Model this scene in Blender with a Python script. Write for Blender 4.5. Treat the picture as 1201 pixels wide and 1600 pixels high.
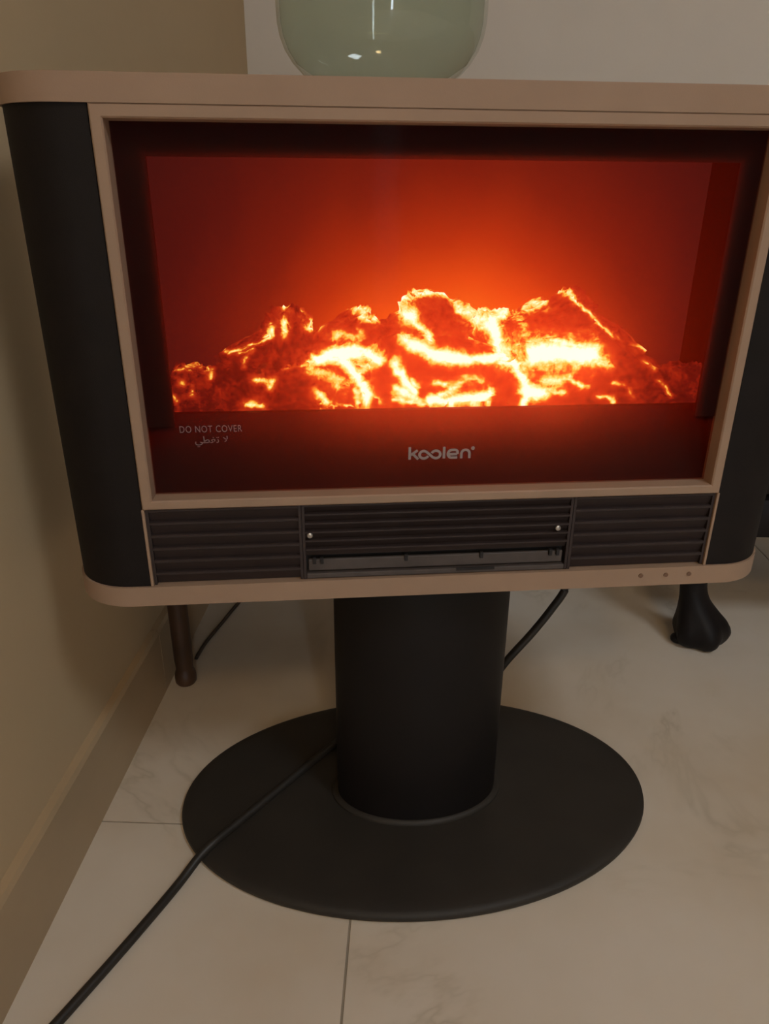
import bpy, bmesh, math, random
from mathutils import Vector, Matrix, noise
import numpy as np

for o in list(bpy.data.objects):
    bpy.data.objects.remove(o, do_unlink=True)
scene = bpy.context.scene
COL = scene.collection

# ------------------------------------------------------------------ camera
CAM_PITCH, CAM_ROLL, CAM_YAW, CAM_H = 0.41318, 0.00764, -0.03365, 0.6996
cam_data = bpy.data.cameras.new('camera')
cam_data.sensor_fit = 'HORIZONTAL'
cam_data.sensor_width = 36.0
cam_data.lens = 36.0 * 1155.0 / 1201.0
cam_data.clip_start = 0.01
cam = bpy.data.objects.new('camera', cam_data)
COL.objects.link(cam)
_f = Vector((math.sin(CAM_YAW) * math.cos(CAM_PITCH), math.cos(CAM_YAW) * math.cos(CAM_PITCH), -math.sin(CAM_PITCH)))
_r = Vector((math.cos(CAM_YAW), -math.sin(CAM_YAW), 0))
_u = _r.cross(_f)
_r2 = _r * math.cos(CAM_ROLL) + _u * math.sin(CAM_ROLL)
_u2 = -_r * math.sin(CAM_ROLL) + _u * math.cos(CAM_ROLL)
m = Matrix((_r2, _u2, -_f)).transposed().to_4x4()
m.translation = (0, 0, CAM_H)
cam.matrix_world = m
scene.camera = cam

# ------------------------------------------------------------------ world, exposure, light strengths
world = bpy.data.worlds.new('world'); scene.world = world
world.use_nodes = True
world.node_tree.nodes['Background'].inputs[0].default_value = (.55, .6, .7, 1)
world.node_tree.nodes['Background'].inputs[1].default_value = 0.05
scene.view_settings.view_transform = 'Standard'
scene.view_settings.look = 'None'
scene.view_settings.exposure = 0.0
scene.view_settings.gamma = 1.0
scene.view_settings.use_curve_mapping = False
CEILING_LAMP = (1.0, .67, .34, 38.0)      # colour, emission strength of the opal dome
DOOR_GAP_LIGHT = (.74, .87, 1.0, 22.0)    # slit of daylight at the glazed door
ADDED_PANEL_LIGHT = (.82, .91, 1.0, 22.0)       # added cool white panel, unseen
TUBE_LIGHT = (1.0, .86, .5, 22.0)

# ------------------------------------------------------------------ helpers
def link(o, parent=None):
    COL.objects.link(o)
    if parent is not None:
        o.parent = parent
    return o

def tag(o, label=None, cat=None, group=None, kind=None):
    if label: o['label'] = label
    if cat: o['category'] = cat
    if group: o['group'] = group
    if kind: o['kind'] = kind
    return o

def empty(name, loc, rz=0):
    o = bpy.data.objects.new(name, None)
    o.location = loc; o.rotation_euler = (0, 0, rz); o.empty_display_size = .05
    return link(o)

def smooth(me, angle=40):
    for p in me.polygons: p.use_smooth = True
    bm = bmesh.new(); bm.from_mesh(me)
    a = math.radians(angle)
    for e in bm.edges:
        if len(e.link_faces) == 2 and e.calc_face_angle(0) > a: e.smooth = False
    bm.to_mesh(me); bm.free()

def obj(name, bm, mat, parent=None, sm=True):
    me = bpy.data.meshes.new(name)
    bmesh.ops.recalc_face_normals(bm, faces=bm.faces)
    bm.to_mesh(me); bm.free()
    if mat: me.materials.append(mat)
    if sm: smooth(me)
    return link(bpy.data.objects.new(name, me), parent)

def box_bm(x0, x1, y0, y1, z0, z1, bev=0.0, seg=2, bm=None):
    b = bmesh.new()
    vs = [b.verts.new((x, y, z)) for z in (z0, z1) for y in (y0, y1) for x in (x0, x1)]
    for f in ((0,2,3,1),(4,5,7,6),(0,1,5,4),(2,6,7,3),(0,4,6,2),(1,3,7,5)):
        b.faces.new([vs[i] for i in f])
    if bev:
        bmesh.ops.bevel(b, geom=list(b.edges), offset=bev, segments=seg, profile=.5, affect='EDGES')
    if bm is None: return b
    me = bpy.data.meshes.new('tmp'); b.to_mesh(me); b.free(); bm.from_mesh(me); bpy.data.meshes.remove(me)
    return bm

def prism_bm(pts, z0, z1, bev=0.0, seg=2):
    """extrude a closed plan outline (x, y) from z0 to z1"""
    b = bmesh.new()
    lo = [b.verts.new((x, y, z0)) for x, y in pts]
    hi = [b.verts.new((x, y, z1)) for x, y in pts]
    n = len(pts)
    b.faces.new(lo[::-1]); b.faces.new(hi)
    for i in range(n):
        b.faces.new((lo[i], lo[(i+1) % n], hi[(i+1) % n], hi[i]))
    if bev:
        es = [e for e in b.edges if abs(e.verts[0].co.z - e.verts[1].co.z) < 1e-7]
        bmesh.ops.bevel(b, geom=es, offset=bev, segments=seg, profile=.5, affect='EDGES')
    return b

def lathe_bm(prof, n=96, ax=1.0, ay=1.0, closed=False):
    """prof: list of (radius, z); ax, ay scale to an ellipse"""
    b = bmesh.new(); rings = []
    for r, z in prof:
        if r < 1e-6: rings.append([b.verts.new((0, 0, z))])
        else: rings.append([b.verts.new((r*ax*math.cos(2*math.pi*i/n), r*ay*math.sin(2*math.pi*i/n), z)) for i in range(n)])
    for a, c in zip(rings, rings[1:]):
        for i in range(n):
            j = (i+1) % n
            if len(a) == 1 and len(c) == 1: continue
            if len(a) == 1: b.faces.new((a[0], c[j], c[i]))
            elif len(c) == 1: b.faces.new((a[i], a[j], c[0]))
            else: b.faces.new((a[i], a[j], c[j], c[i]))
    return b

def catmull(pts, k=10):
    pts = [Vector(p) for p in pts]; out = []
    for i in range(len(pts)-1):
        p0 = pts[max(i-1, 0)]; p1 = pts[i]; p2 = pts[i+1]; p3 = pts[min(i+2, len(pts)-1)]
        for s in range(k):
            t = s/k
            out.append(.5*((2*p1)+(p2-p0)*t+(2*p0-5*p1+4*p2-p3)*t*t+(3*p1-p0-3*p2+p3)*t**3))
    out.append(pts[-1]); return out

def tube_bm(pts, r, n=12, bm=None):
    b = bm or bmesh.new()
    pts = [Vector(p) for p in pts]; prev = None
    up = Vector((0, 0, 1)); rr = r if hasattr(r, '__len__') else [r]*len(pts)
    rings = []
    for i, p in enumerate(pts):
        t = (pts[min(i+1, len(pts)-1)] - pts[max(i-1, 0)]).normalized()
        a = t.cross(up if abs(t.z) < .95 else Vector((0, 1, 0))).normalized(); c = a.cross(t)
        if prev is not None and a.dot(prev) < 0: a = -a; c = -c
        prev = a
        rings.append([b.verts.new(p + (a*math.cos(2*math.pi*k/n) + c*math.sin(2*math.pi*k/n))*rr[i]) for k in range(n)])
    for q, w in zip(rings, rings[1:]):
        for k in range(n): b.faces.new((q[k], q[(k+1) % n], w[(k+1) % n], w[k]))
    b.faces.new(rings[0][::-1]); b.faces.new(rings[-1])
    return b

# ------------------------------------------------------------------ materials
class NT:
    def __init__(self, name):
        self.m = bpy.data.materials.new(name); self.m.use_nodes = True
        self.t = self.m.node_tree; self.t.nodes.clear()
        self.out = self.n('ShaderNodeOutputMaterial')
    def n(self, typ, **kw):
        nd = self.t.nodes.new(typ)
        for k, v in kw.items():
            if k.startswith('i_'):
                key = k[2:]; key = int(key) if key.isdigit() else key.replace('_', ' ')
                nd.inputs[key].default_value = v
            else: setattr(nd, k, v)
        return nd
    def l(self, a, b): self.t.links.new(a, b)
    def ramp(self, fac, stops):
        r = self.n('ShaderNodeValToRGB'); e = r.color_ramp.elements
        while len(e) < len(stops): e.new(.5)
        for el, (p, c) in zip(e, stops): el.position = p; el.color = (*c, 1)
        if fac is not None: self.l(fac, r.inputs[0])
        return r
    def math(self, op, a, b=None, clamp=False):
        nd = self.n('ShaderNodeMath', operation=op); nd.use_clamp = clamp
        for i, v in enumerate((a, b)):
            if v is None: continue
            if isinstance(v, (int, float)): nd.inputs[i].default_value = v
            else: self.l(v, nd.inputs[i])
        return nd.outputs[0]

def plain(name, col, rough=.5, metal=0.0, noise_amt=.12, scale=30, bump=0.0, bump_scale=400, coat=0.0, spec=.5):
    t = NT(name)
    co = t.n('ShaderNodeTexCoord'); ns = t.n('ShaderNodeTexNoise', i_Scale=scale, i_Detail=4.0)
    t.l(co.outputs['Object'], ns.inputs['Vector'])
    r = t.ramp(ns.outputs['Fac'], [(.25, [c*(1-noise_amt) for c in col]), (.75, [min(1, c*(1+noise_amt)) for c in col])])
    p = t.n('ShaderNodeBsdfPrincipled', i_Roughness=rough, i_Metallic=metal)
    p.inputs['Coat Weight'].default_value = coat
    p.inputs['Specular IOR Level'].default_value = spec
    t.l(r.outputs[0], p.inputs['Base Color'])
    if bump:
        n2 = t.n('ShaderNodeTexNoise', i_Scale=bump_scale, i_Detail=2.0); t.l(co.outputs['Object'], n2.inputs['Vector'])
        b = t.n('ShaderNodeBump', i_Strength=bump, i_Distance=.001); t.l(n2.outputs['Fac'], b.inputs['Height'])
        t.l(b.outputs[0], p.inputs['Normal'])
    t.l(p.outputs[0], t.out.inputs[0])
    return t.m

def emit(name, col, strength):
    t = NT(name)
    e = t.n('ShaderNodeEmission', i_Strength=strength); e.inputs[0].default_value = (*col, 1)
    t.l(e.outputs[0], t.out.inputs[0]); return t.m

M_WALL = plain('cream_wall_paint', (.68, .61, .53), .75, noise_amt=.03, scale=6, bump=.15, bump_scale=180)
M_CEIL = plain('white_ceiling_paint', (.75, .72, .66), .8, noise_amt=.02, scale=5)
M_GROUT = plain('grey_beige_grout', (.30, .25, .19), .9, noise_amt=.1, scale=60)
M_CHAMP = plain('champagne_painted_metal', (.325, .215, .145), .6, metal=0, noise_amt=.05, scale=25, bump=.08, bump_scale=900, spec=.3)
M_PANEL = plain('dark_textured_plastic', (.011, .0080, .0070), .6, spec=.18, noise_amt=.15, scale=40, bump=.25, bump_scale=1500)
M_COLUMN = plain('black_satin_column_paint', (.0085, .0066, .0062), .5, spec=.22, noise_amt=.1, scale=20)
M_BASE = plain('matte_black_base_paint', (.028, .0230, .0180), .55, spec=.3, noise_amt=.15, scale=14, bump=.15, bump_scale=700)
M_GRILLE = plain('dark_brown_grille_plastic', (.034, .0225, .0205), .5, spec=.3, noise_amt=.1, scale=50)
M_FLAP = plain('dusty_grey_flap_plastic', (.066, .051, .045), .6, noise_amt=.2, scale=60)
M_DARK = plain('deep_black_liner', (.008, .006, .006), .7, noise_amt=.1)
M_MASK = plain('black_glass_backing', (.020, .0125, .0115), .6, spec=.15, noise_amt=.05)
M_PRINT = plain('pale_grey_print', (.24, .21, .20), .6, noise_amt=.04)
M_PRINT_DIM = plain('dim_grey_print', (.15, .125, .125), .6, noise_amt=.04)
M_STEEL = plain('steel_screw', (.5, .47, .44), .35, metal=.9, noise_amt=.05)
M_CORD = plain('black_rubber_cord', (.020, .016, .012), .5, noise_amt=.1, scale=60)
M_CORD_BROWN = plain('brown_thin_cord', (.045, .026, .016), .6, noise_amt=.1, scale=60)
M_WOOD = plain('dark_brown_stained_wood', (.065, .030, .015), .45, noise_amt=.3, scale=22)
M_EBONY = plain('black_lacquered_wood', (.009, .007, .007), .5, spec=.2, noise_amt=.2, scale=30)
M_UPHOLST = plain('dark_brown_upholstery', (.030, .024, .020), .9, noise_amt=.2, scale=90, bump=.4, bump_scale=900)
M_ICON = plain('faded_brown_icon_print', (.16, .085, .05), .6, noise_amt=.05)
M_WHITE = plain('white_lamp_metal', (.7, .7, .68), .4, noise_amt=.02)

def marble():
    t = NT('cream_marble_tile')
    g = t.n('ShaderNodeNewGeometry')
    n1 = t.n('ShaderNodeTexNoise', i_Scale=2.2, i_Detail=5.0, i_Roughness=.55); t.l(g.outputs['Position'], n1.inputs['Vector'])
    base = t.ramp(n1.outputs['Fac'], [(.34, (.58, .475, .355)), (.5, (.65, .565, .46)), (.68, (.70, .63, .545))])
    # warped thin veins
    n2 = t.n('ShaderNodeTexNoise', i_Scale=1.7, i_Detail=6.0, i_Roughness=.62, i_Distortion=.9); t.l(g.outputs['Position'], n2.inputs['Vector'])
    d = t.math('ABSOLUTE', t.math('SUBTRACT', n2.outputs['Fac'], .5))
    v = t.ramp(d, [(0.0, (1, 1, 1)), (.012, (.35, .35, .35)), (.03, (0, 0, 0))])
    n3 = t.n('ShaderNodeTexNoise', i_Scale=3.5, i_Detail=2.0); t.l(g.outputs['Position'], n3.inputs['Vector'])
    gate = t.ramp(n3.outputs['Fac'], [(.5, (0, 0, 0)), (.62, (1, 1, 1))])
    f = t.math('MULTIPLY', v.outputs[0], gate.outputs[0]); f = t.math('MULTIPLY', f, .42)
    mx = t.n('ShaderNodeMix', data_type='RGBA'); t.l(f, mx.inputs[0]); t.l(base.outputs[0], mx.inputs[6]); mx.inputs[7].default_value = (.36, .29, .19, 1)
    p = t.n('ShaderNodeBsdfPrincipled', i_Roughness=.42); p.inputs['Specular IOR Level'].default_value = .35
    t.l(mx.outputs[2], p.inputs['Base Color']); t.l(p.outputs[0], t.out.inputs[0]); return t.m
M_MARBLE = marble()
M_SKIRT = plain('tan_marble_skirting', (.44, .315, .185), .4, noise_amt=.08, scale=9)

def glass_front():
    # clear pane with a red-tinted film added to imitate bloom from the fire
    t = NT('bloom_tinted_glass')
    tr = t.n('ShaderNodeBsdfTransparent'); tr.inputs[0].default_value = (.93, .92, .92, 1)
    tl = t.n('ShaderNodeBsdfTranslucent'); tl.inputs[0].default_value = (.9, .17, .07, 1)
    co = t.n('ShaderNodeTexCoord'); ns = t.n('ShaderNodeTexNoise', i_Scale=9.0, i_Detail=3.0); t.l(co.outputs['Object'], ns.inputs['Vector'])
    r = t.ramp(ns.outputs['Fac'], [(.3, (.22, .22, .22)), (.7, (.27, .27, .27))])
    m1 = t.n('ShaderNodeMixShader'); t.l(r.outputs[0], m1.inputs[0]); t.l(tr.outputs[0], m1.inputs[1]); t.l(tl.outputs[0], m1.inputs[2])
    gl = t.n('ShaderNodeBsdfGlossy', i_Roughness=.05); gl.inputs[0].default_value = (.9, .9, .9, 1)
    fr = t.n('ShaderNodeFresnel', i_IOR=1.18); gb = t.n('ShaderNodeNewGeometry')
    m2 = t.n('ShaderNodeMixShader'); t.l(t.math('MULTIPLY', t.math('MULTIPLY', fr.outputs[0], t.math('SUBTRACT', 1.0, gb.outputs['Backfacing'])), .015), m2.inputs[0]); t.l(m1.outputs[0], m2.inputs[1]); t.l(gl.outputs[0], m2.inputs[2])
    t.l(m2.outputs[0], t.out.inputs[0]); return t.m
M_GLASS = glass_front()

def green_glass():
    t = NT('pale_green_glass')
    tr = t.n('ShaderNodeBsdfTransparent'); tr.inputs[0].default_value = (.945, .97, .94, 1)
    df = t.n('ShaderNodeBsdfDiffuse'); df.inputs[0].default_value = (.40, .50, .36, 1)
    tl = t.n('ShaderNodeBsdfTranslucent'); tl.inputs[0].default_value = (.40, .50, .36, 1)
    ad = t.n('ShaderNodeMixShader', i_0=.5); t.l(df.outputs[0], ad.inputs[1]); t.l(tl.outputs[0], ad.inputs[2])
    m1 = t.n('ShaderNodeMixShader', i_0=.13); t.l(tr.outputs[0], m1.inputs[1]); t.l(ad.outputs[0], m1.inputs[2])
    gl = t.n('ShaderNodeBsdfGlossy', i_Roughness=.02)
    fr = t.n('ShaderNodeFresnel', i_IOR=1.5); gb = t.n('ShaderNodeNewGeometry')
    m2 = t.n('ShaderNodeMixShader'); t.l(t.math('MULTIPLY', fr.outputs[0], t.math('SUBTRACT', 1.0, gb.outputs['Backfacing'])), m2.inputs[0]); t.l(m1.outputs[0], m2.inputs[1]); t.l(gl.outputs[0], m2.inputs[2])
    t.l(m2.outputs[0], t.out.inputs[0]); return t.m
M_BOWL = green_glass()

def flame_screen():
    # the back diffuser the flame-effect lamps shine on: a luminous screen
    t = NT('glowing_flame_screen')
    co = t.n('ShaderNodeTexCoord'); sx = t.n('ShaderNodeSeparateXYZ'); t.l(co.outputs['Object'], sx.inputs[0])
    X, Z = sx.outputs[0], sx.outputs[2]
    mp = t.n('ShaderNodeMapping'); mp.inputs['Scale'].default_value = (9, 9, 3.2); t.l(co.outputs['Object'], mp.inputs[0])
    ns = t.n('ShaderNodeTexNoise', i_Scale=1.0, i_Detail=3.0, i_Distortion=.6); t.l(mp.outputs[0], ns.inputs['Vector'])
    def gauss(x0, z0, s1, s2):
        a = t.math('DIVIDE', t.math('SUBTRACT', X, x0), s1); b = t.math('DIVIDE', t.math('SUBTRACT', Z, z0), s2)
        q = t.math('ADD', t.math('MULTIPLY', a, a), t.math('MULTIPLY', b, b))
        return t.math('POWER', 2.71828, t.math('MULTIPLY', q, -1.0))
    h = gauss(.03, .545, .155, .085)
    h2 = gauss(.02, .64, .21, .14)
    s = t.math('ADD', t.math('MULTIPLY', h, .80), t.math('MULTIPLY', h2, .34))
    s = t.math('ADD', s, t.math('MULTIPLY', t.math('SUBTRACT', ns.outputs['Fac'], .5), .22))
    s = t.math('ADD', s, .06)
    r = t.ramp(s, [(0, (.028, .0060, .0055)), (.15, (.055, .0085, .0065)), (.33, (.14, .014, .006)), (.55, (.42, .035, .006)), (.78, (.80, .088, .008)), (1, (1.0, .17, .012))])
    e = t.n('ShaderNodeEmission', i_Strength=1.3); t.l(r.outputs[0], e.inputs[0])
    t.l(e.outputs[0], t.out.inputs[0]); return t.m
M_FLAME = flame_screen()

def ember():
    t = NT('glowing_ember_resin')
    at = t.n('ShaderNodeAttribute', attribute_name='glow')
    g = t.n('ShaderNodeTexCoord')
    n1 = t.n('ShaderNodeTexNoise', i_Scale=85.0, i_Detail=8.0, i_Roughness=.68, i_Distortion=.5); t.l(g.outputs['Object'], n1.inputs['Vector'])
    n2 = t.n('ShaderNodeTexNoise', i_Scale=260.0, i_Detail=3.0, i_Roughness=.6); t.l(g.outputs['Object'], n2.inputs['Vector'])
    s = t.math('ADD', at.outputs['Fac'], t.math('MULTIPLY', t.math('SUBTRACT', n1.outputs['Fac'], .5), .95))
    s = t.math('ADD', s, t.math('MULTIPLY', t.math('SUBTRACT', n2.outputs['Fac'], .5), .34))
    r = t.ramp(s, [(.0, (.018, .002, .0016)), (.14, (.075, .005, .003)), (.27, (.22, .012, .004)), (.42, (.36, .026, .006)), (.53, (.46, .055, .008)), (.60, (.55, .16, .015)), (.68, (.70, .32, .035)), (.85, (.8, .38, .16)), (1.0, (.8, .42, .30))])
    k = t.ramp(s, [(0, (.25,)*3), (.55, (.28,)*3), (.7, (.5,)*3), (1, (.85,)*3)])
    p = t.n('ShaderNodeBsdfPrincipled', i_Roughness=.9); p.inputs['Specular IOR Level'].default_value = 0; p.inputs['Base Color'].default_value = (.05, .012, .008, 1)
    t.l(r.outputs[0], p.inputs['Emission Color'])
    t.l(t.math('MULTIPLY', k.outputs[0], 7.0), p.inputs['Emission Strength'])
    t.l(p.outputs[0], t.out.inputs[0]); return t.m
M_EMBER = ember()

# ------------------------------------------------------------------ the room
WX, YB, YF, XR, ZC = -0.370, 1.86, -3.0, 3.25, 2.75
def struct(o): o['kind'] = 'structure'; return o
floor = struct(obj('floor', box_bm(WX-.1, XR+.1, YF-.1, YB+.1, -.06, -.0012), M_GROUT, sm=False))
floor['label'] = 'floor of large polished cream marble tiles'; floor['category'] = 'floor'
TS, TD, GAP = .80, 1.20, .0026
tile_cache = {}
def tile(x0, x1, y0, y1):
    x0, x1, y0, y1 = max(x0, WX), min(x1, XR), max(y0, YF), min(y1, YB)
    if x1-x0 < .02 or y1-y0 < .02: return
    w, d = round(x1-x0-GAP, 4), round(y1-y0-GAP, 4)
    if (w, d) not in tile_cache:
        o = obj('tile', box_bm(-w/2, w/2, -d/2, d/2, -.012, 0), M_MARBLE, floor, sm=False)
        tile_cache[(w, d)] = o.data
    else:
        o = link(bpy.data.objects.new('tile', tile_cache[(w, d)]), floor)
    o.location = ((x0+x1)/2, (y0+y1)/2, 0)
for i in range(-1, 5):
    gx = -.0505 + TS*i
    off = .652 if i % 2 else .38
    for j in range(-4, 3):
        tile(gx, gx+TS, off+TD*j, off+TD*(j+1))

def wall(name, *a):
    o = struct(obj(name, box_bm(*a), M_WALL, sm=False)); o['category'] = 'wall'; return o
wl = wall('wall_left', WX-.1, WX, YF-.1, YB+.1, 0, ZC); wl['label'] = 'wall on the left of the heater, warm light painted into its colour'
wl.data.materials[0] = plain('warm_lit_wall_paint', (.56, .41, .24), .8, noise_amt=.03, scale=6, bump=.15, bump_scale=180)  # same paint as the back wall, with warmer light put into the colour
wall('wall_back', WX, XR, YB, YB+.1, 0, ZC)['label'] = 'cream painted wall behind the heater'
M_WALL2 = plain('bounce_cutting_wall_paint', (.20, .15, .11), .8, noise_amt=.03, scale=6)  # darkened colour on the unseen walls, reduces bounced light
def wall2(*a):
    o = wall(*a); o.data.materials[0] = M_WALL2; return o
wall2('wall_right', XR, XR+.1, YF-.1, YB+.1, 0, ZC)['label'] = 'unseen wall on the far right side, darkened to cut bounce light'
wall2('wall_front', WX, XR, YF-.1, YF, 0, ZC)['label'] = 'unseen wall behind the camera, darkened to cut bounce light'
c = struct(obj('ceiling', box_bm(WX-.1, XR+.1, YF-.1, YB+.1, ZC, ZC+.1), M_CEIL, sm=False)); c['label'] = 'plain white ceiling of the room'; c['category'] = 'ceiling'

def skirting(name, label, along_y, pos, a, b, joints, side):
    root = empty(name, (0, 0, 0)); struct(root); root['label'] = label; root['category'] = 'baseboard'
    ends = [a] + joints + [b]
    for s0, s1 in zip(ends, ends[1:]):
        # profile: thin upright slab with a chamfered, lighter-catching top edge
        prof = [(0, 0), (.0115, 0), (.0115, .1010), (.0085, .1060), (0, .1075)]
        bm = bmesh.new(); rings = []
        for s in (s0+.0008, s1-.0008):
            rings.append([bm.verts.new((pos+side*u, s, z) if along_y else (s, pos+side*u, z)) for u, z in prof])
        n = len(prof)
        for i in range(n): bm.faces.new((rings[0][i], rings[0][(i+1) % n], rings[1][(i+1) % n], rings[1][i]))
        bm.faces.new(rings[0]); bm.faces.new(rings[1][::-1])
        obj('skirting_tile', bm, M_SKIRT, root, sm=False)
# tile faces lie at WX + .011, so the wall plane carries them
skirting('baseboard_left', 'tan marble skirting along the left wall', True, WX, YF, YB, [-2.4, -1.74, -1.08, -.42, .24, .905, 1.5], 1)
skirting('baseboard_back', 'tan marble skirting along the back wall', False, YB, WX+.004, XR, [.3, .96, 1.62, 2.28, 2.9], -1)

# narrow window behind the camera
def window(name, label, loc, rz, hw, z0, z1, mull, mat):
    w = empty(name, loc, rz); struct(w); w['label'] = label; w['category'] = 'window'
    bars = [(-hw-.05, -hw, z0-.05, z1+.05), (hw, hw+.05, z0-.05, z1+.05), (-hw, hw, z0-.05, z0), (-hw, hw, z1, z1+.05)]
    ed = [-hw, hw]
    if mull: bars.append((-.02, .02, z0, z1)); ed = [-hw, -.02, .02, hw]
    for a in bars: obj('window_frame', box_bm(a[0], a[1], .001, .05, a[2], a[3], .004), M_WHITE, w)
    for x0, x1 in zip(ed[::2], ed[1::2]): obj('pane', box_bm(x0, x1, .012, .018, z0, z1), mat, w, sm=False)
window('window_1', 'tall narrow glazed slit in the wall behind the camera', (.80, YF, 0), 0, .075, .06, 2.1, False, emit('door_gap_daylight', DOOR_GAP_LIGHT[:3], DOOR_GAP_LIGHT[3]))

# cool white panel added under the ceiling, unseen, to balance the light
pn = empty('added_light_panel', (1.35, -.75, ZC)); tag(pn, 'added square cool white ceiling panel right of the camera, unseen', 'lamp')
for a in ((-.32, .32, -.32, -.30), (-.32, .32, .30, .32), (-.32, -.30, -.30, .30), (.30, .32, -.30, .30)):
    obj('panel_frame', box_bm(a[0], a[1], a[2], a[3], -.022, -.0005, .002), M_WHITE, pn)
obj('diffuser', box_bm(-.30, .30, -.30, .30, -.016, -.0008), emit('added_panel_glow', ADDED_PANEL_LIGHT[:3], ADDED_PANEL_LIGHT[3]), pn, sm=False)

# opal dome lamp on the ceiling
lamp = empty('ceiling_lamp', (.30, -1.9, ZC)); tag(lamp, 'round opal ceiling lamp above and behind the camera', 'lamp')
obj('lamp_plate', lathe_bm([(0, 0), (.20, 0), (.20, -.025), (0, -.025)]), M_WHITE, lamp)
obj('lamp_dome', lathe_bm([(.18, -.025), (.18, -.05), (.165, -.085), (.12, -.11), (.06, -.123), (0, -.126)]), emit('opal_lamp_glow', CEILING_LAMP[:3], CEILING_LAMP[3]), lamp)
tl = empty('tube_lamp', (.55, YF, 1.75)); tag(tl, 'fluorescent tube lamp on the wall behind the camera', 'lamp')
obj('lamp_housing', box_bm(-.79, .79, 0, .045, -.03, .03, .005), M_WHITE, tl)
tb = bmesh.new(); tube_bm([(-.75, .07, 0), (.75, .07, 0)], .014, 16, tb)
obj('tube', tb, emit('tube_glow', TUBE_LIGHT[:3], TUBE_LIGHT[3]), tl)
for x in (-.76, .76): obj('lamp_cap', box_bm(x-.015, x+.015, .03, .09, -.02, .02, .003), M_WHITE, tl)

# ------------------------------------------------------------------ the electric fireplace heater
# local frame: x along the front, y into the depth, z up; front face at y = FY
PHI, FY = 0.129664, -.09
ux, uy = math.cos(PHI), math.sin(PHI)
HX, HY = .015978 + ux*.014 - uy*.09, .62 + uy*.014 + ux*.09
heater = empty('electric_fireplace_heater', (HX, HY, 0), PHI)
tag(heater, 'black and champagne electric fireplace heater with glowing logs, on a column and oval base', 'heater')
def toL(p):
    dx, dy = p[0]-HX, p[1]-HY
    return (dx*ux+dy*uy, -dx*uy+dy*ux, p[2])

# oval foot plate with a rounded rim and a shallow raised lip
bp = [(0, 0.0), (.90, 0.0), (.975, .0), (.995, .002), (1.0, .0055), (.997, .0085), (.985, .0105), (.96, .0118), (.90, .0128), (.6, .0142), (.36, .015), (0, .015)]
obj('base', lathe_bm([(r, z) for r, z in bp], 128, .287, .178), M_BASE, heater)
COLA, COLB = .0975, .060
obj('column', lathe_bm([(0, .0145), (1, .0145), (1, .3425), (0, .3425)], 96, COLA, COLB), M_COLUMN, heater)
obj('column_collar', lathe_bm([(1.0, .0148), (1.075, .0150), (1.072, .0172), (1.04, .0195), (1.005, .0203), (1.0, .0203)], 96, COLA, COLB), M_BASE, heater)

def plan(hx, y0, y1, R, n=14, rb=.012):
    """plan outline with big rounded front corners and small rear ones"""
    pts = []
    for cx, cy, a0, r in ((-hx+R, y0+R, 180, R), (hx-R, y0+R, 270, R), (hx-rb, y1-rb, 0, rb), (-hx+rb, y1-rb, 90, rb)):
        for i in range(n+1):
            a = math.radians(a0 + 90*i/n); pts.append((cx+r*math.cos(a), cy+r*math.sin(a)))
    return pts
ZB0, ZB1, ZT0, ZT1 = .343, .3625, .7536, .7727
BACK = .09
obj('bottom_panel', prism_bm(plan(.3405, FY-.0025, BACK, .0565), ZB0, ZB1, .0022), M_CHAMP, heater)['label'] = 'champagne metal slab along the bottom'
obj('top_panel', prism_bm(plan(.3405, FY-.0025, BACK, .0565), ZT0, ZT1, .0022), M_CHAMP, heater)['label'] = 'champagne metal slab along the top'
for s in (-1, 1):
    R = .055; hx = .339; pts = [(.2655, FY)]
    for i in range(17):
        a = math.radians(270 + 90*i/16); pts.append((hx-R+R*math.cos(a), FY+R+R*math.sin(a)))
    pts += [(hx, BACK-.004), (.2655, BACK-.004)]
    if s < 0: pts = [(-x, y) for x, y in pts][::-1]
    obj('side_panel', prism_bm(pts, ZB1, ZT0), M_PANEL, heater)
obj('back_panel', box_bm(-.2655, .2655, BACK-.010, BACK-.004, ZB1, ZT0), M_PANEL, heater, sm=False)

# champagne frame round the glass: mitred ring with a sloped inner ledge
def ring(name, o, i, i2, y0, y1, y2, mat):
    bm = bmesh.new()
    def loop(r, y): return [bm.verts.new((x, y, z)) for x, z in ((r[0], r[2]), (r[1], r[2]), (r[1], r[3]), (r[0], r[3]))]
    e = .0012
    oo = (o[0]+e, o[1]-e, o[2]+e, o[3]-e); ii = (i[0]-e, i[1]+e, i[2]-e, i[3]+e)
    ls = [loop(o, y2), loop(o, y0+e), loop(oo, y0), loop(ii, y0), loop(i, y0+e), loop(i2, y1), loop(i2, y2)]
    for a, b in zip(ls, ls[1:]+ls[:1]):
        for k in range(4): bm.faces.new((a[k], a[(k+1) % 4], b[(k+1) % 4], b[k]))
    return obj(name, bm, mat, heater, sm=False)
ring('front_frame', (-.2645, .2645, .4390, .7536), (-.2552, .2552, .4475, .7440), (-.2545, .2545, .4482, .7432), FY-.0022, FY+.0125, FY+.016, M_CHAMP)
# glass pane
glass = obj('glass_pane', box_bm(-.2548, .2548, FY+.0125, FY+.0128, .4479, .7435), M_GLASS, heater, sm=False)
glass['label'] = 'glass pane over the fire with red bloom tinted in'
# black surround behind the glass
YM = FY+.0145
WL, WR, WB, WT = -.2313, .2355, .5135, .7200
for a in ((-.2645, WL, WB-.004, .7536), (WR, .2645, WB-.004, .7536), (WL, WR, WT, .7536)):
    obj('glass_border', box_bm(a[0], a[1], YM, YM+.003, a[2], a[3]), M_MASK, heater, sm=False)
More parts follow.
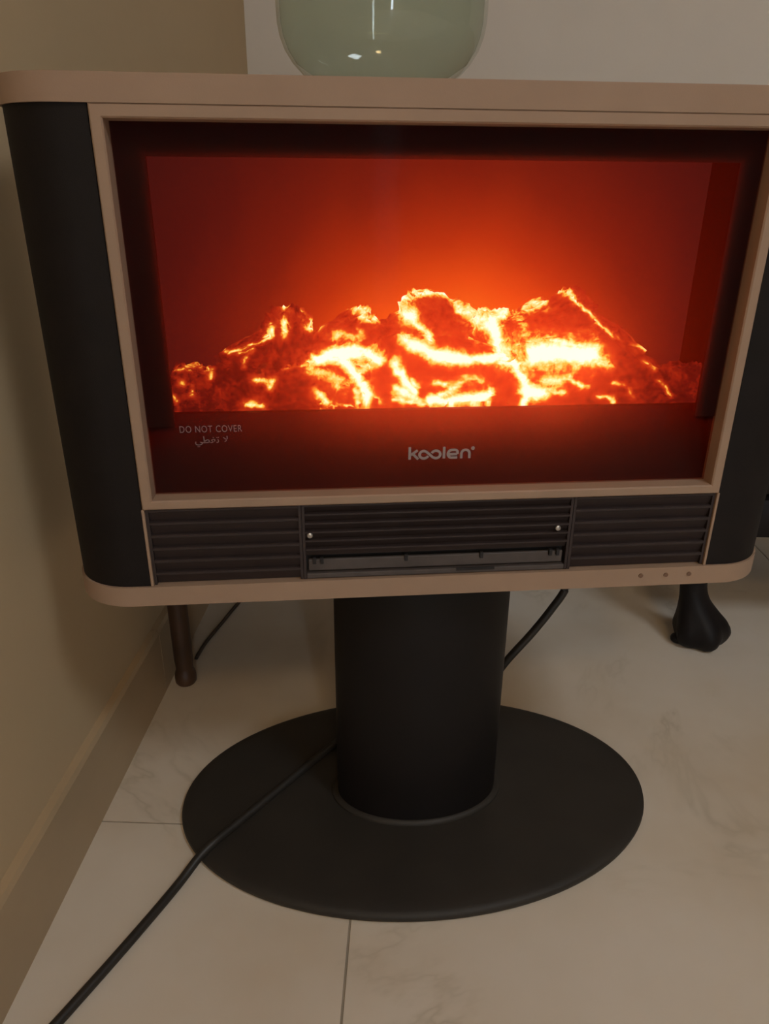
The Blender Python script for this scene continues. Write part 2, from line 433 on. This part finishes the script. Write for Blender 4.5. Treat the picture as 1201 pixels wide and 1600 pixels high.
# sloping apron below the log bed, added so ember light reaches lower glass
bm = bmesh.new()
YA = FY+.047
q = [(YM+.002, .440), (YM+.002, .449), (YA-.003, WB-.001), (YA, WB), (YA+.003, WB-.002), (YA+.003, .440)]
r0 = [bm.verts.new((-.2640, y, z)) for y, z in q]; r1 = [bm.verts.new((.2640, y, z)) for y, z in q]
for k in range(len(q)): bm.faces.new((r0[k], r0[(k+1) % len(q)], r1[(k+1) % len(q)], r1[k]))
bm.faces.new(r0[::-1]); bm.faces.new(r1)
obj('glow_apron', bm, M_MASK, heater, sm=False)
# fire box
YS = FY+.112
fb = bmesh.new()
for a in ((-.2645, -.2620, YM+.004, YS, .44, .7536), (.2620, .2645, YM+.004, YS, .44, .7536), (-.262, .262, YM+.004, YS, .748, .7536), (-.262, .262, YA+.004, YS, .500, .504)):
    box_bm(*a, bm=fb)
obj('firebox_liner', fb, plain('firebox_liner_brown', (.014, .010, .009), .7), heater, sm=False)
obj('flame_screen', box_bm(-.2645, .2645, YS, YS+.002, .44, .7536), M_FLAME, heater, sm=False)['label'] = 'screen glowing orange with flame light'

# ---- log bed
LUMPS = [(-0.2215, 0.5341, 0.0206, 0.0175, 0, 0.062),
    (-0.1854, 0.5338, 0.0264, 0.0198, 10, 0.056),
    (-0.1657, 0.5628, 0.029, 0.0127, 27, 0.072),
    (-0.1336, 0.5692, 0.0234, 0.0309, 0, 0.076),
    (-0.0866, 0.565, 0.0395, 0.0222, 32, 0.08),
    (-0.1318, 0.5342, 0.0268, 0.0211, 0, 0.056),
    (-0.0909, 0.5356, 0.0282, 0.0223, 0, 0.057),
    (-0.0574, 0.5559, 0.0318, 0.0274, 0, 0.088),
    (-0.0363, 0.5446, 0.0213, 0.0314, 5, 0.056),
    (0.0017, 0.5841, 0.0351, 0.0265, -20, 0.08),
    (-0.0278, 0.5729, 0.0278, 0.0199, 20, 0.082),
    (0.032, 0.5388, 0.0523, 0.0202, -6, 0.056),
    (0.0143, 0.5587, 0.0499, 0.0177, -12, 0.07),
    (0.0592, 0.5667, 0.0225, 0.0275, 0, 0.088),
    (0.1078, 0.5775, 0.0463, 0.026, 25, 0.082),
    (0.129, 0.5836, 0.0213, 0.0271, -30, 0.084),
    (0.1188, 0.5546, 0.0474, 0.0238, 0, 0.066),
    (0.1048, 0.5279, 0.0386, 0.0183, 0, 0.056),
    (0.177, 0.5493, 0.0463, 0.0244, -33, 0.076),
    (0.1899, 0.5285, 0.0395, 0.0233, -20, 0.058),
    (0.2401, 0.5254, 0.0234, 0.0237, 0, 0.062),
    (-0.014, 0.5219, 0.0265, 0.0145, 0, 0.054),
    (0.1542, 0.5251, 0.0277, 0.016, 0, 0.054),
    (-0.164, 0.5236, 0.0289, 0.013, 0, 0.053)]
# glowing cracks and edges of the ember bed: (polyline of (x, z), half width, heat)
STROKES = [([(-0.0342, 0.599), (-0.0309, 0.6078), (-0.0213, 0.6111), (-0.0099, 0.6143), (0.0016, 0.6148), (0.0103, 0.6126), (0.0174, 0.6087), (0.0218, 0.6019), (0.0214, 0.5974)], 0.00239, 0.9),
    ([(-0.0342, 0.599), (-0.0267, 0.5955), (-0.0191, 0.591), (-0.0119, 0.5824), (-0.007, 0.5755)], 0.00299, 0.9),
    ([(-0.0261, 0.5955), (-0.0215, 0.5949)], 0.00538, 1.1),
    ([(-0.0292, 0.5728), (-0.0174, 0.5681), (0.0005, 0.5632), (0.0155, 0.5589), (0.0306, 0.557), (0.0486, 0.5579), (0.0635, 0.5601)], 0.00418, 1.15),
    ([(-0.0203, 0.5693), (-0.0055, 0.5645), (0.0126, 0.559)], 0.00538, 1.2),
    ([(0.0314, 0.5974), (0.0377, 0.5905), (0.0498, 0.5847), (0.0582, 0.576), (0.0632, 0.5643), (0.0651, 0.5554)], 0.00657, 0.85),
    ([(0.0537, 0.5893), (0.0588, 0.576), (0.0626, 0.5554)], 0.00418, 1.3),
    ([(0.0696, 0.5977), (0.0618, 0.5921), (0.0556, 0.5875)], 0.00359, 0.85),
    ([(0.065, 0.5565), (0.0733, 0.5505), (0.0815, 0.5401), (0.0859, 0.5309), (0.089, 0.5235), (0.084, 0.5173), (0.0828, 0.5092)], 0.00329, 1.25),
    ([(0.0877, 0.5247), (0.102, 0.5245)], 0.00538, 1.25),
    ([(0.0907, 0.561), (0.1459, 0.5597)], 0.00956, 1.35),
    ([(0.1018, 0.5721), (0.1356, 0.5694)], 0.00299, 0.8),
    ([(0.1477, 0.5555), (0.1627, 0.5493)], 0.00418, 0.6),
    ([(0.0753, 0.5641), (0.0874, 0.5431)], 0.00717, 0.45),
    ([(0.1002, 0.5368), (0.1207, 0.5365)], 0.00478, 0.65),
    ([(0.1061, 0.5275), (0.1251, 0.5241)], 0.00299, 0.55),
    ([(0.1265, 0.5401), (0.1316, 0.5339), (0.1396, 0.5288)], 0.00209, 0.7),
    ([(0.1046, 0.6166), (0.1122, 0.6171), (0.1185, 0.6137), (0.1248, 0.6109), (0.1301, 0.6058)], 0.00239, 0.8),
    ([(0.0843, 0.5998), (0.0961, 0.6003), (0.1036, 0.6025)], 0.00269, 0.75),
    ([(0.1301, 0.6058), (0.1362, 0.6001), (0.1429, 0.5943), (0.1485, 0.5885), (0.1539, 0.5838)], 0.00191, 0.7),
    ([(0.1541, 0.5827), (0.1653, 0.5767), (0.1749, 0.5737)], 0.00155, 0.5),
    ([(0.188, 0.5688), (0.198, 0.5639), (0.2115, 0.5577), (0.2166, 0.5534)], 0.00191, 0.5),
    ([(0.0771, 0.5931), (0.0822, 0.5758)], 0.00179, 0.4),
    ([(-0.1078, 0.5575), (-0.0961, 0.5615), (-0.0845, 0.5642), (-0.0729, 0.5687), (-0.0613, 0.5628), (-0.0513, 0.5568)], 0.00478, 1.2),
    ([(-0.0933, 0.5597), (-0.07, 0.5617)], 0.00538, 1.2),
    ([(-0.0846, 0.5573), (-0.076, 0.5454), (-0.0672, 0.5333), (-0.0613, 0.5181)], 0.00448, 1.25),
    ([(-0.0525, 0.5533), (-0.0701, 0.5471)], 0.00418, 0.6),
    ([(-0.1138, 0.5506), (-0.0994, 0.5457), (-0.085, 0.5336)], 0.00717, 0.38),
    ([(-0.1087, 0.528), (-0.1001, 0.5194)], 0.00418, 0.7),
    ([(-0.106, 0.5177), (-0.0763, 0.5147)], 0.00149, 0.5),
    ([(-0.0744, 0.5286), (-0.0703, 0.5182)], 0.00299, 0.7),
    ([(-0.0958, 0.5764), (-0.0699, 0.5801)], 0.00418, 0.45),
    ([(-0.0726, 0.597), (-0.0641, 0.5958), (-0.0555, 0.5913), (-0.0509, 0.5912)], 0.00239, 0.85),
    ([(-0.1041, 0.5872), (-0.0954, 0.5933), (-0.0811, 0.5987), (-0.0726, 0.5987)], 0.00131, 0.4),
    ([(-0.1144, 0.5845), (-0.107, 0.5855)], 0.00359, 0.8),
    ([(-0.0377, 0.5525), (-0.0317, 0.5448), (-0.0256, 0.5357), (-0.0194, 0.5283)], 0.00389, 1.15),
    ([(-0.0226, 0.5386), (-0.0153, 0.5325)], 0.00269, 0.9),
    ([(-0.0356, 0.5298), (-0.0223, 0.5235), (-0.0131, 0.5172)], 0.00418, 0.85),
    ([(-0.0391, 0.5201), (-0.01, 0.5153)], 0.00209, 0.8),
    ([(-0.004, 0.5183), (0.0143, 0.5186), (0.0356, 0.5207), (0.0507, 0.5241)], 0.00389, 1.3),
    ([(0.0079, 0.5248), (0.021, 0.5319), (0.028, 0.5379)], 0.00359, 0.8),
    ([(0.0008, 0.5365), (0.0076, 0.534)], 0.00239, 0.7),
    ([(0.0225, 0.538), (0.0439, 0.5358)], 0.00167, 0.5),
    ([(-0.1384, 0.6024), (-0.1357, 0.6018)], 0.00239, 0.9),
    ([(-0.134, 0.6013), (-0.1291, 0.5985)], 0.00149, 0.5),
    ([(-0.1235, 0.5974), (-0.1182, 0.5907)], 0.00149, 0.4),
    ([(-0.1369, 0.5886), (-0.1366, 0.5824)], 0.00359, 0.8),
    ([(-0.1476, 0.5876), (-0.1486, 0.5792), (-0.1545, 0.5753)], 0.00239, 0.75),
    ([(-0.1545, 0.5753), (-0.1672, 0.5709), (-0.1902, 0.5643)], 0.00155, 0.5),
    ([(-0.1778, 0.5647), (-0.1646, 0.568)], 0.00149, 0.5),
    ([(-0.174, 0.5543), (-0.1724, 0.5607), (-0.1664, 0.5652)], 0.00179, 0.45),
    ([(-0.1635, 0.5396), (-0.1491, 0.5394), (-0.1523, 0.5335)], 0.00329, 0.65),
    ([(-0.1736, 0.5183), (-0.1579, 0.5168)], 0.00269, 0.7),
    ([(-0.1224, 0.5531), (-0.1108, 0.5541)], 0.00179, 0.5),
    ([(-0.1398, 0.551), (-0.1253, 0.5531)], 0.00131, 0.3),
    ([(-0.2343, 0.5505), (-0.2197, 0.5503), (-0.2027, 0.5507)], 0.00131, 0.3),
    ([(-0.2016, 0.5501), (-0.2035, 0.5414)], 0.00167, 0.4),
    ([(-0.2194, 0.5352), (-0.2217, 0.5287)], 0.00209, 0.5),
    ([(-0.2378, 0.5278), (-0.2349, 0.523)], 0.00167, 0.4),
    ([(-0.2304, 0.5389), (-0.2276, 0.5382)], 0.00209, 0.3),
    ([(0.1714, 0.5314), (0.18, 0.5282)], 0.00179, 0.55),
    ([(0.1557, 0.5211), (0.1665, 0.5203), (0.1735, 0.5157)], 0.00167, 0.55),
    ([(0.1847, 0.5262), (0.1906, 0.5167)], 0.00191, 0.45),
    ([(0.2133, 0.5351), (0.2219, 0.5287), (0.229, 0.5173)], 0.00179, 0.3),
    ([(0.1389, 0.5301), (0.1454, 0.5281)], 0.00179, 0.45),
    ([(0.1969, 0.5507), (0.2071, 0.5463)], 0.00239, 0.15)]
bed = empty('log_bed', (0, 0, 0)); bed.parent = heater; bed.location = (0, 0, 0)
bed['label'] = 'glowing orange imitation logs and embers'
def glow_at(co, nrm, rim):
    g = np.zeros(len(co)); co = co.copy()
    wv = np.array([noise.noise_vector(Vector(c)*55.0)[:] for c in co])*.0030 + np.array([noise.noise_vector(Vector(c)*150.0)[:] for c in co])*.0018
    co = co+wv
    heat = np.zeros(len(co)); m = np.zeros(len(co))
    for pts, hw, am in STROKES:
        d = np.full(len(co), 9.0)
        for (x0, z0), (x1, z1) in zip(pts, pts[1:]):
            ex, ez = x1-x0, z1-z0; t = np.clip(((co[:, 0]-x0)*ex+(co[:, 2]-z0)*ez)/(ex*ex+ez*ez), 0, 1)
            d = np.minimum(d, np.hypot(co[:, 0]-x0-t*ex, co[:, 2]-z0-t*ez))
        f = np.exp(-.62*(d/hw)**1.5)
        g = np.maximum(g, f*(.49+.55*am))
        m = np.maximum(m, f)
    side = np.exp(-((co[:, 0]-.035)/.150)**2)
    gate = np.array([max(0.0, min(1.0, .5+1.6*noise.noise(Vector(c)*38.0))) for c in co])
    base = .12 + .31*side + (rim*gate*.16-.05)*side
    return np.maximum(base*(1-m)+g, base)
random.seed(7)
def lump(k, name, cx, cz, rx, rz, ang, w, gloss=0):
    bm = bmesh.new(); bmesh.ops.create_icosphere(bm, subdivisions=5, radius=1.0)
    t = math.radians(ang); ry = min(max(rx, rz)*.75, .024)
    off = Vector((k*3.1, k*1.7, k*.9)); rim = []
    for v in bm.verts:
        c = v.co.copy()
        rim.append(max(0.0, min(1.0, (c.y+.62)/.55)))
        # boxy, broken-charcoal look: superellipsoid + ridged noise
        e = .72
        c = Vector([math.copysign(abs(u)**e, u) for u in c])
        n = noise.fractal(c*1.4+off, 1.0, 2.0, 4)*.24 + (.3-abs(noise.noise(c*2.6+off)))*.34 + (abs(noise.noise(c*7+off))-.2)*.16 + noise.noise(c*17+off)*.05
        c *= (1+n)
        x, y, z = c.x*rx*.95, c.y*ry, c.z*rz*.95
        v.co = (cx + x*math.cos(t) - z*math.sin(t), FY+w+y, cz + x*math.sin(t) + z*math.cos(t))
    for v in bm.verts:
        v.co.z = max(v.co.z, .5045); v.co.y = min(max(v.co.y, FY+.0515), YS-.002); v.co.x = min(max(v.co.x, -.2615), .2615)
    o = obj(name, bm, M_EMBER, bed)
    me = o.data
    co = np.empty(len(me.vertices)*3); me.vertices.foreach_get('co', co); co = co.reshape(-1, 3)
    at = me.attributes.new('glow', 'FLOAT', 'POINT'); at.data.foreach_set('value', glow_at(co, None, np.array(rim)).astype(np.float32))
    return o
for k, L_ in enumerate(LUMPS):
    lump(k+1, 'log' if L_[2] > 1.35*L_[3] else 'ember', *L_)
# low mound of small embers that closes the gaps between the pieces
bm = bmesh.new(); NX, NY = 260, 26; grid = []
for j in range(NY):
    row = []
    for i in range(NX):
        x = -.2600+.520*i/(NX-1); y = FY+.0525+(YS-.003-FY-.0525)*j/(NY-1)
        z = .518+.030*(j/(NY-1))*math.exp(-((x-.02)/.19)**4)+.012*noise.fractal(Vector((x*45, y*45, 2)), 1, 2, 3)
        row.append(bm.verts.new((x, y, max(z, .506))))
    grid.append(row)
for j in range(NY-1):
    for i in range(NX-1): bm.faces.new((grid[j][i], grid[j][i+1], grid[j+1][i+1], grid[j+1][i]))
front = [bm.verts.new((v.co.x, v.co.y, .5042)) for v in grid[0]]
for i in range(NX-1): bm.faces.new((front[i], front[i+1], grid[0][i+1], grid[0][i]))
eb = obj('ember_bed', bm, M_EMBER, bed); eb['kind'] = 'stuff'
co = np.empty(len(eb.data.vertices)*3); eb.data.vertices.foreach_get('co', co); co = co.reshape(-1, 3)
at = eb.data.attributes.new('glow', 'FLOAT', 'POINT'); at.data.foreach_set('value', glow_at(co, None, 0).astype(np.float32))

# ---- lettering on the glass
YG = FY+.0123
def text_part(name, body, x0, z0, width, height, extra=None, mat=M_PRINT):
    cu = bpy.data.curves.new(name, 'FONT'); cu.body = body; cu.size = 1.0; cu.space_character = 1.0 if extra is None else extra
    o = bpy.data.objects.new(name, cu); COL.objects.link(o)
    dg = bpy.context.evaluated_depsgraph_get(); dg.update()
    me = bpy.data.meshes.new_from_object(o.evaluated_get(dg)); bpy.data.objects.remove(o, do_unlink=True)
    co = np.empty(len(me.vertices)*3); me.vertices.foreach_get('co', co); co = co.reshape(-1, 3)
    lo, hi = co.min(0), co.max(0)
    n = np.empty_like(co)
    n[:, 0] = x0 + (co[:, 0]-lo[0])/(hi[0]-lo[0])*width
    n[:, 2] = z0 + (co[:, 1]-lo[1])/(hi[1]-lo[1])*height
    n[:, 1] = YG
    me.vertices.foreach_set('co', n.ravel()); me.update()
    me.materials.clear(); me.materials.append(mat)
    return link(bpy.data.objects.new(name, me), heater)
text_part('warning_lettering', 'DO NOT COVER', -.2275, .5048, .0530, .0060, extra=1.12, mat=M_PRINT_DIM)['label'] = 'pale printed words DO NOT COVER'
text_part('arabic_lettering', '\uFEF2\uFEC4\uFED0\uFE97 \uFEFB', -.2155, .4915, .0285, .0098, mat=M_PRINT_DIM)['label'] = 'pale printed Arabic warning words'

def strokes(name, polys, s, x0, z0, wid, label):
    bm = bmesh.new()
    for pts in polys:
        P = [Vector((x0+x*s, 0, z0+z*s)) for x, z in pts]
        hw = wid*s/2
        L, R = [], []
        for i, p in enumerate(P):
            a = P[max(i-1, 0)]; b = P[min(i+1, len(P)-1)]
            t = (b-a).normalized(); nn = Vector((-t.z, 0, t.x))
            L.append(bm.verts.new(p+nn*hw)); R.append(bm.verts.new(p-nn*hw))
        for i in range(len(P)-1): bm.faces.new((L[i], L[i+1], R[i+1], R[i]))
    ext = bmesh.ops.extrude_face_region(bm, geom=list(bm.faces))
    for v in [e for e in ext['geom'] if isinstance(e, bmesh.types.BMVert)]: v.co.y -= .00012
    for v in bm.verts: v.co.y += YG
    o = obj(name, bm, M_PRINT, heater, sm=False); o['label'] = label; return o
def arc(cx, cz, rx, rz, a0, a1, n=18):
    return [(cx+rx*math.cos(math.radians(a0+(a1-a0)*i/n)), cz+rz*math.sin(math.radians(a0+(a1-a0)*i/n))) for i in range(n+1)]
inf = arc(212, 63, 58, 52, -20, -270, 26) + [(240, 104), (272, 78), (300, 52), (330, 24)] + arc(370, 63, 58, 52, -95, 160, 26)
e_ = [(545, 60), (650, 62)] ; e2 = [(656, 62), (656, 88)] + arc(622, 88, 34, 32, 0, 90, 8) + [(586, 120)] + arc(582, 66, 52, 54, 90, 270, 18) + [(586, 14), (655, 14)]
n_ = [(708, 0), (708, 70)] + arc(762, 66, 54, 52, 180, 0, 18) + [(816, 0)]
strokes('brand_lettering', [[(24, 0), (24, 172)], [(40, 62), (128, 126)], [(58, 84), (138, 2)], inf, [(478, 4), (478, 166)], e_, e2, n_, arc(860, 138, 9, 9, 0, 360, 12)], .0575/835, -.0291, .4752, 34, 'pale printed wordmark on the glass')

# ---- grille below the glass
obj('grille_backing', box_bm(-.2645, .2645, FY+.018, FY+.022, ZB1, .4392), M_DARK, heater, sm=False)
for s in (-1, 1):
    obj('trim_strip', box_bm(s*.2645-.0013, s*.2645+.0013, FY-.0012, FY+.012, ZB1, .4388, .0004, 1), M_CHAMP, heater, sm=False)
def slat(x0, x1, zc, hgt, mat=M_GRILLE, yy=0.0):
    # louver blade: top lip forward, face raked back below it
    q = [(FY+.0016+yy, zc+hgt*.49), (FY+.0004+yy, zc+hgt*.44), (FY+.0004+yy, zc+hgt*.30), (FY+.0026+yy, zc+hgt*.20), (FY+.0052+yy, zc-hgt*.38), (FY+.0056+yy, zc-hgt*.50), (FY+.012+yy, zc-hgt*.50), (FY+.012+yy, zc+hgt*.49)]
    bm = bmesh.new()
    a = [bm.verts.new((x0, y, z)) for y, z in q]; b = [bm.verts.new((x1, y, z)) for y, z in q]
    for k in range(len(q)): bm.faces.new((a[k], a[(k+1) % len(q)], b[(k+1) % len(q)], b[k]))
    bm.faces.new(a[::-1]); bm.faces.new(b)
    return bm
GZ0, GZ1 = ZB1+.0008, .4386
for x0, x1 in ((-.2628, -.1265), (.1265, .2628)):
    vent = obj('side_vent', box_bm(x0, x1, FY+.0122, FY+.016, GZ0, GZ1), M_GRILLE, heater, sm=False)
    obj('vent_edge', box_bm(x0, x0+.0025, FY+.001, FY+.0122, GZ0, GZ1), M_GRILLE, vent, sm=False)
    obj('vent_edge', box_bm(x1-.0025, x1, FY+.001, FY+.0122, GZ0, GZ1), M_GRILLE, vent, sm=False)
    pit = (GZ1-GZ0)/6
    for k in range(6): obj('slat', slat(x0+.0026, x1-.0026, GZ0+pit*(k+.5), pit), M_GRILLE, vent, sm=False)
vent = obj('center_vent', box_bm(-.126, .126, FY+.0122, FY+.016, GZ0, GZ1), M_DARK, heater, sm=False)
for x0, x1 in ((-.126, -.1235), (.1235, .126)):
    obj('vent_edge', box_bm(x0, x1, FY+.001, FY+.0122, GZ0, GZ1), M_GRILLE, vent, sm=False)
pit = .0088
for k in range(6): obj('slat', slat(-.1234, .1234, GZ1-pit*(k+.5), pit), M_GRILLE, vent, sm=False)
# outlet flap with small tabs at the bottom of the middle vent
obj('outlet_flap', box_bm(-.1215, .1215, FY+.004, FY+.0075, GZ0+.0065, GZ0+.0185, .001), M_FLAP, vent, sm=False)
obj('lower_lip', box_bm(-.1234, .1234, FY+.001, FY+.012, GZ0, GZ0+.0052, .0008), M_FLAP, vent, sm=False)
for x in (-.116, -.109, -.030, .042, .109, .116):
    obj('flap_tab', box_bm(x-.0016, x+.0016, FY+.001, FY+.0045, GZ0+.0148, GZ0+.0212, .0004), M_DARK, vent, sm=False)
obj('dark_lip_bar', box_bm(.018, .055, FY+.0002, FY+.0012, GZ0+.0030, GZ0+.0058), M_DARK, vent, sm=False)  # dark bar along part of the lower lip
for x, z in ((-.1192, .4086), (.1130, .4078)):
    b = lathe_bm([(0, .0006), (.0020, .0005), (.0026, 0), (.0026, -.004), (0, -.004)], 16)
    bmesh.ops.rotate(b, verts=b.verts, cent=(0, 0, 0), matrix=Matrix.Rotation(math.radians(90), 3, 'X'))
    bmesh.ops.translate(b, verts=b.verts, vec=(x, FY-.0008, z)); obj('screw', b, M_STEEL, vent)
# faint control marks on the bottom slab
for x in (.2005, .2259, .2495):
    b = lathe_bm([(0, .0003), (.0022, .0003), (.0022, -.001), (0, -.001)], 20)
    bmesh.ops.rotate(b, verts=b.verts, cent=(0, 0, 0), matrix=Matrix.Rotation(math.radians(90), 3, 'X'))
    bmesh.ops.translate(b, verts=b.verts, vec=(x, FY-.0031, .3545)); obj('control_mark', b, M_ICON, heater)

# ---- power cord: across the floor, over the base, behind the column and up to the back
P = [(-.352, .325, .0053), (-.307, .416, .0053), (-.270, .495, .0053), (-.241, .562, .0053), (-.2245, .594, .0130), (-.2115, .611, .0178), (-.195, .634, .0178), (-.161, .681, .0182), (-.085, .784, .0192), (-.02, .86, .0196)]
pl = [Vector(toL(p)) for p in P]
pl += [Vector((.045, .090, .035)), Vector((.095, .082, .088)), Vector((.126, .075, .144)), Vector((.154, .075, .182)), Vector((.177, .075, .218)), Vector((.192, .075, .248)), Vector((.203, .076, .30)), Vector((.205, .078, .3435))]
cp = catmull(pl, 10)
obj('power_cord', tube_bm(cp, .0050, 14), M_CORD, heater)['label'] = 'black rubber power cord'

# ------------------------------------------------------------------ green glass bowl on top
BX, BY = -.0475, .0
bw = toW = (HX+BX*ux-BY*uy, HY+BX*uy+BY*ux, ZT1)
bo = [(.0, 0.0), (.040, 0.0), (.052, .004), (.0645, .0115), (.0730, .0200), (.0790, .0290), (.0825, .0380), (.0842, .0470), (.0846, .0560), (.0850, .085), (.083, .115), (.080, .140), (.080, .150), (.083, .156)]
th = .003
bi = [(max(r-th, 0), z) for r, z in bo[::-1] if z > .012] + [(.058, .0125), (.045, .006), (0, .0045)]
bm = lathe_bm([(r, z) for r, z in bo] + [(.0825, .1575)] + bi, 96)
bowl = obj('glass_bowl', bm, M_BOWL, sm=True)
bowl.location = bw
tag(bowl, 'translucent pale green glass bowl standing on top of the heater', 'bowl')

# ------------------------------------------------------------------ small dark table in the corner behind the heater
tx0, tx1, ty0, ty1, TH = -.335, .10, .928, 1.32, .46
tab = empty('side_table', ((tx0+tx1)/2, (ty0+ty1)/2, 0)); tag(tab, 'small dark brown wooden table behind the heater, one leg at the skirting', 'table')
cx_, cy_ = (tx0+tx1)/2, (ty0+ty1)/2
leg_prof = [(0, 0), (.0140, 0), (.0158, .003), (.0162, .010), (.0156, .018), (.0128, .024), (.0128, .030), (.0140, .042), (.0146, .20), (.0150, .40), (.0150, TH-.02), (0, TH-.02)]
lm = None
for x in (tx0, tx1):
    for y in (ty0, ty1):
        if lm is None:
            o = obj('leg', lathe_bm(leg_prof, 20), M_WOOD, tab); lm = o.data
        else: o = link(bpy.data.objects.new('leg', lm), tab)
        o.location = (x-cx_, y-cy_, 0)
for y in (ty0, ty1): obj('rail', box_bm(tx0-cx_+.012, tx1-cx_-.012, y-cy_-.008, y-cy_+.008, TH-.085, TH-.02, .001), M_WOOD, tab)
for x in (tx0, tx1): obj('rail', box_bm(x-cx_-.008, x-cx_+.008, ty0-cy_+.012, ty1-cy_-.012, TH-.085, TH-.02, .001), M_WOOD, tab)
obj('tabletop', box_bm(tx0-cx_-.012, tx1-cx_+.02, ty0-cy_-.02, ty1-cy_+.02, TH-.02, TH, .004), M_WOOD, tab)

# thin cord lying on the floor beside that leg
cpts = catmull([(-.335, .985, .0032), (-.331, 1.03, .0032), (-.318, 1.095, .0032), (-.303, 1.166, .0032), (-.27, 1.28, .0032), (-.22, 1.45, .0032), (-.2, 1.6, .0032)], 8)
o = obj('thin_cord', tube_bm(cpts, .003, 10), M_CORD_BROWN); tag(o, 'thin brown cord on the floor behind the heater, by the left skirting', 'cord')

# ------------------------------------------------------------------ black low stool with carved feet, right behind the heater
sx0, sx1, sy0, sy1 = .474, 1.05, 1.085, 1.52
st = empty('upholstered_stool', ((sx0+sx1)/2, (sy0+sy1)/2, 0)); tag(st, 'dark low stool with black carved paw feet, behind the right end of the heater', 'stool')
scx, scy = (sx0+sx1)/2, (sy0+sy1)/2
def carved_leg(sgnx, sgny):
    bm = bmesh.new()
    # cabriole spine: neck at the seat rail, bowing outwards into a ball-like paw
    sp = [((0, 0, .215), .034), ((-.002, 0, .17), .029), ((-.003, 0, .135), .0235), ((-.001, -.001, .105), .0215), ((.004, -.003, .082), .0245), ((.012, -.006, .060), .033), ((.019, -.009, .042), .0410), ((.021, -.010, .027), .0440), ((.021, -.010, .014), .0415), ((.021, -.010, .006), .0370), ((.021, -.010, .001), .0300)]
    pts = catmull([p for p, r in sp], 4); rad = [v.x for v in catmull([(r, 0, 0) for p, r in sp], 4)]
    n = 28; rings = []
    for p, r in zip(pts, rad):
        low = max(0, min(1, (.085-p.z)/.06)); ring_ = []
        for k in range(n):
            a = 2*math.pi*k/n
            # toes: lobes round the front half of the foot
            lobe = 1 + low*.11*math.cos(5*a+.6)
            ring_.append(bm.verts.new((p.x+r*lobe*math.cos(a), p.y+r*lobe*.9*math.sin(a), p.z)))
        rings.append(ring_)
    for q, w in zip(rings, rings[1:]):
        for k in range(n): bm.faces.new((q[k], q[(k+1) % n], w[(k+1) % n], w[k]))
    bm.faces.new(rings[0]); bm.faces.new(rings[-1][::-1])
    # heel knob
    b2 = bmesh.new(); bmesh.ops.create_uvsphere(b2, u_segments=16, v_segments=10, radius=.0115)
    bmesh.ops.scale(b2, verts=b2.verts, vec=(1.1, .9, .85)); bmesh.ops.translate(b2, verts=b2.verts, vec=(-.0150, -.014, .0105))
    me = bpy.data.meshes.new('tmp'); b2.to_mesh(me); b2.free(); bm.from_mesh(me); bpy.data.meshes.remove(me)
    return bm
lm = None
for x, fx in ((sx0, 1), (sx1, 1)):
    for y, fy in ((sy0, 1), (sy1, 1)):
        if lm is None:
            o = obj('leg', carved_leg(1, 1), M_EBONY, st); lm = o.data
        else: o = link(bpy.data.objects.new('leg', lm), st)
        o.location = (x-scx, y-scy, 0)
obj('seat_rail', box_bm(sx0-scx-.03, sx1-scx+.03, sy0-scy-.03, sy1-scy+.03, .205, .27, .006), M_EBONY, st)
b = box_bm(sx0-scx-.035, sx1-scx+.035, sy0-scy-.035, sy1-scy+.035, .27, .40, .035, 5)
obj('cushion', b, M_UPHOLST, st)
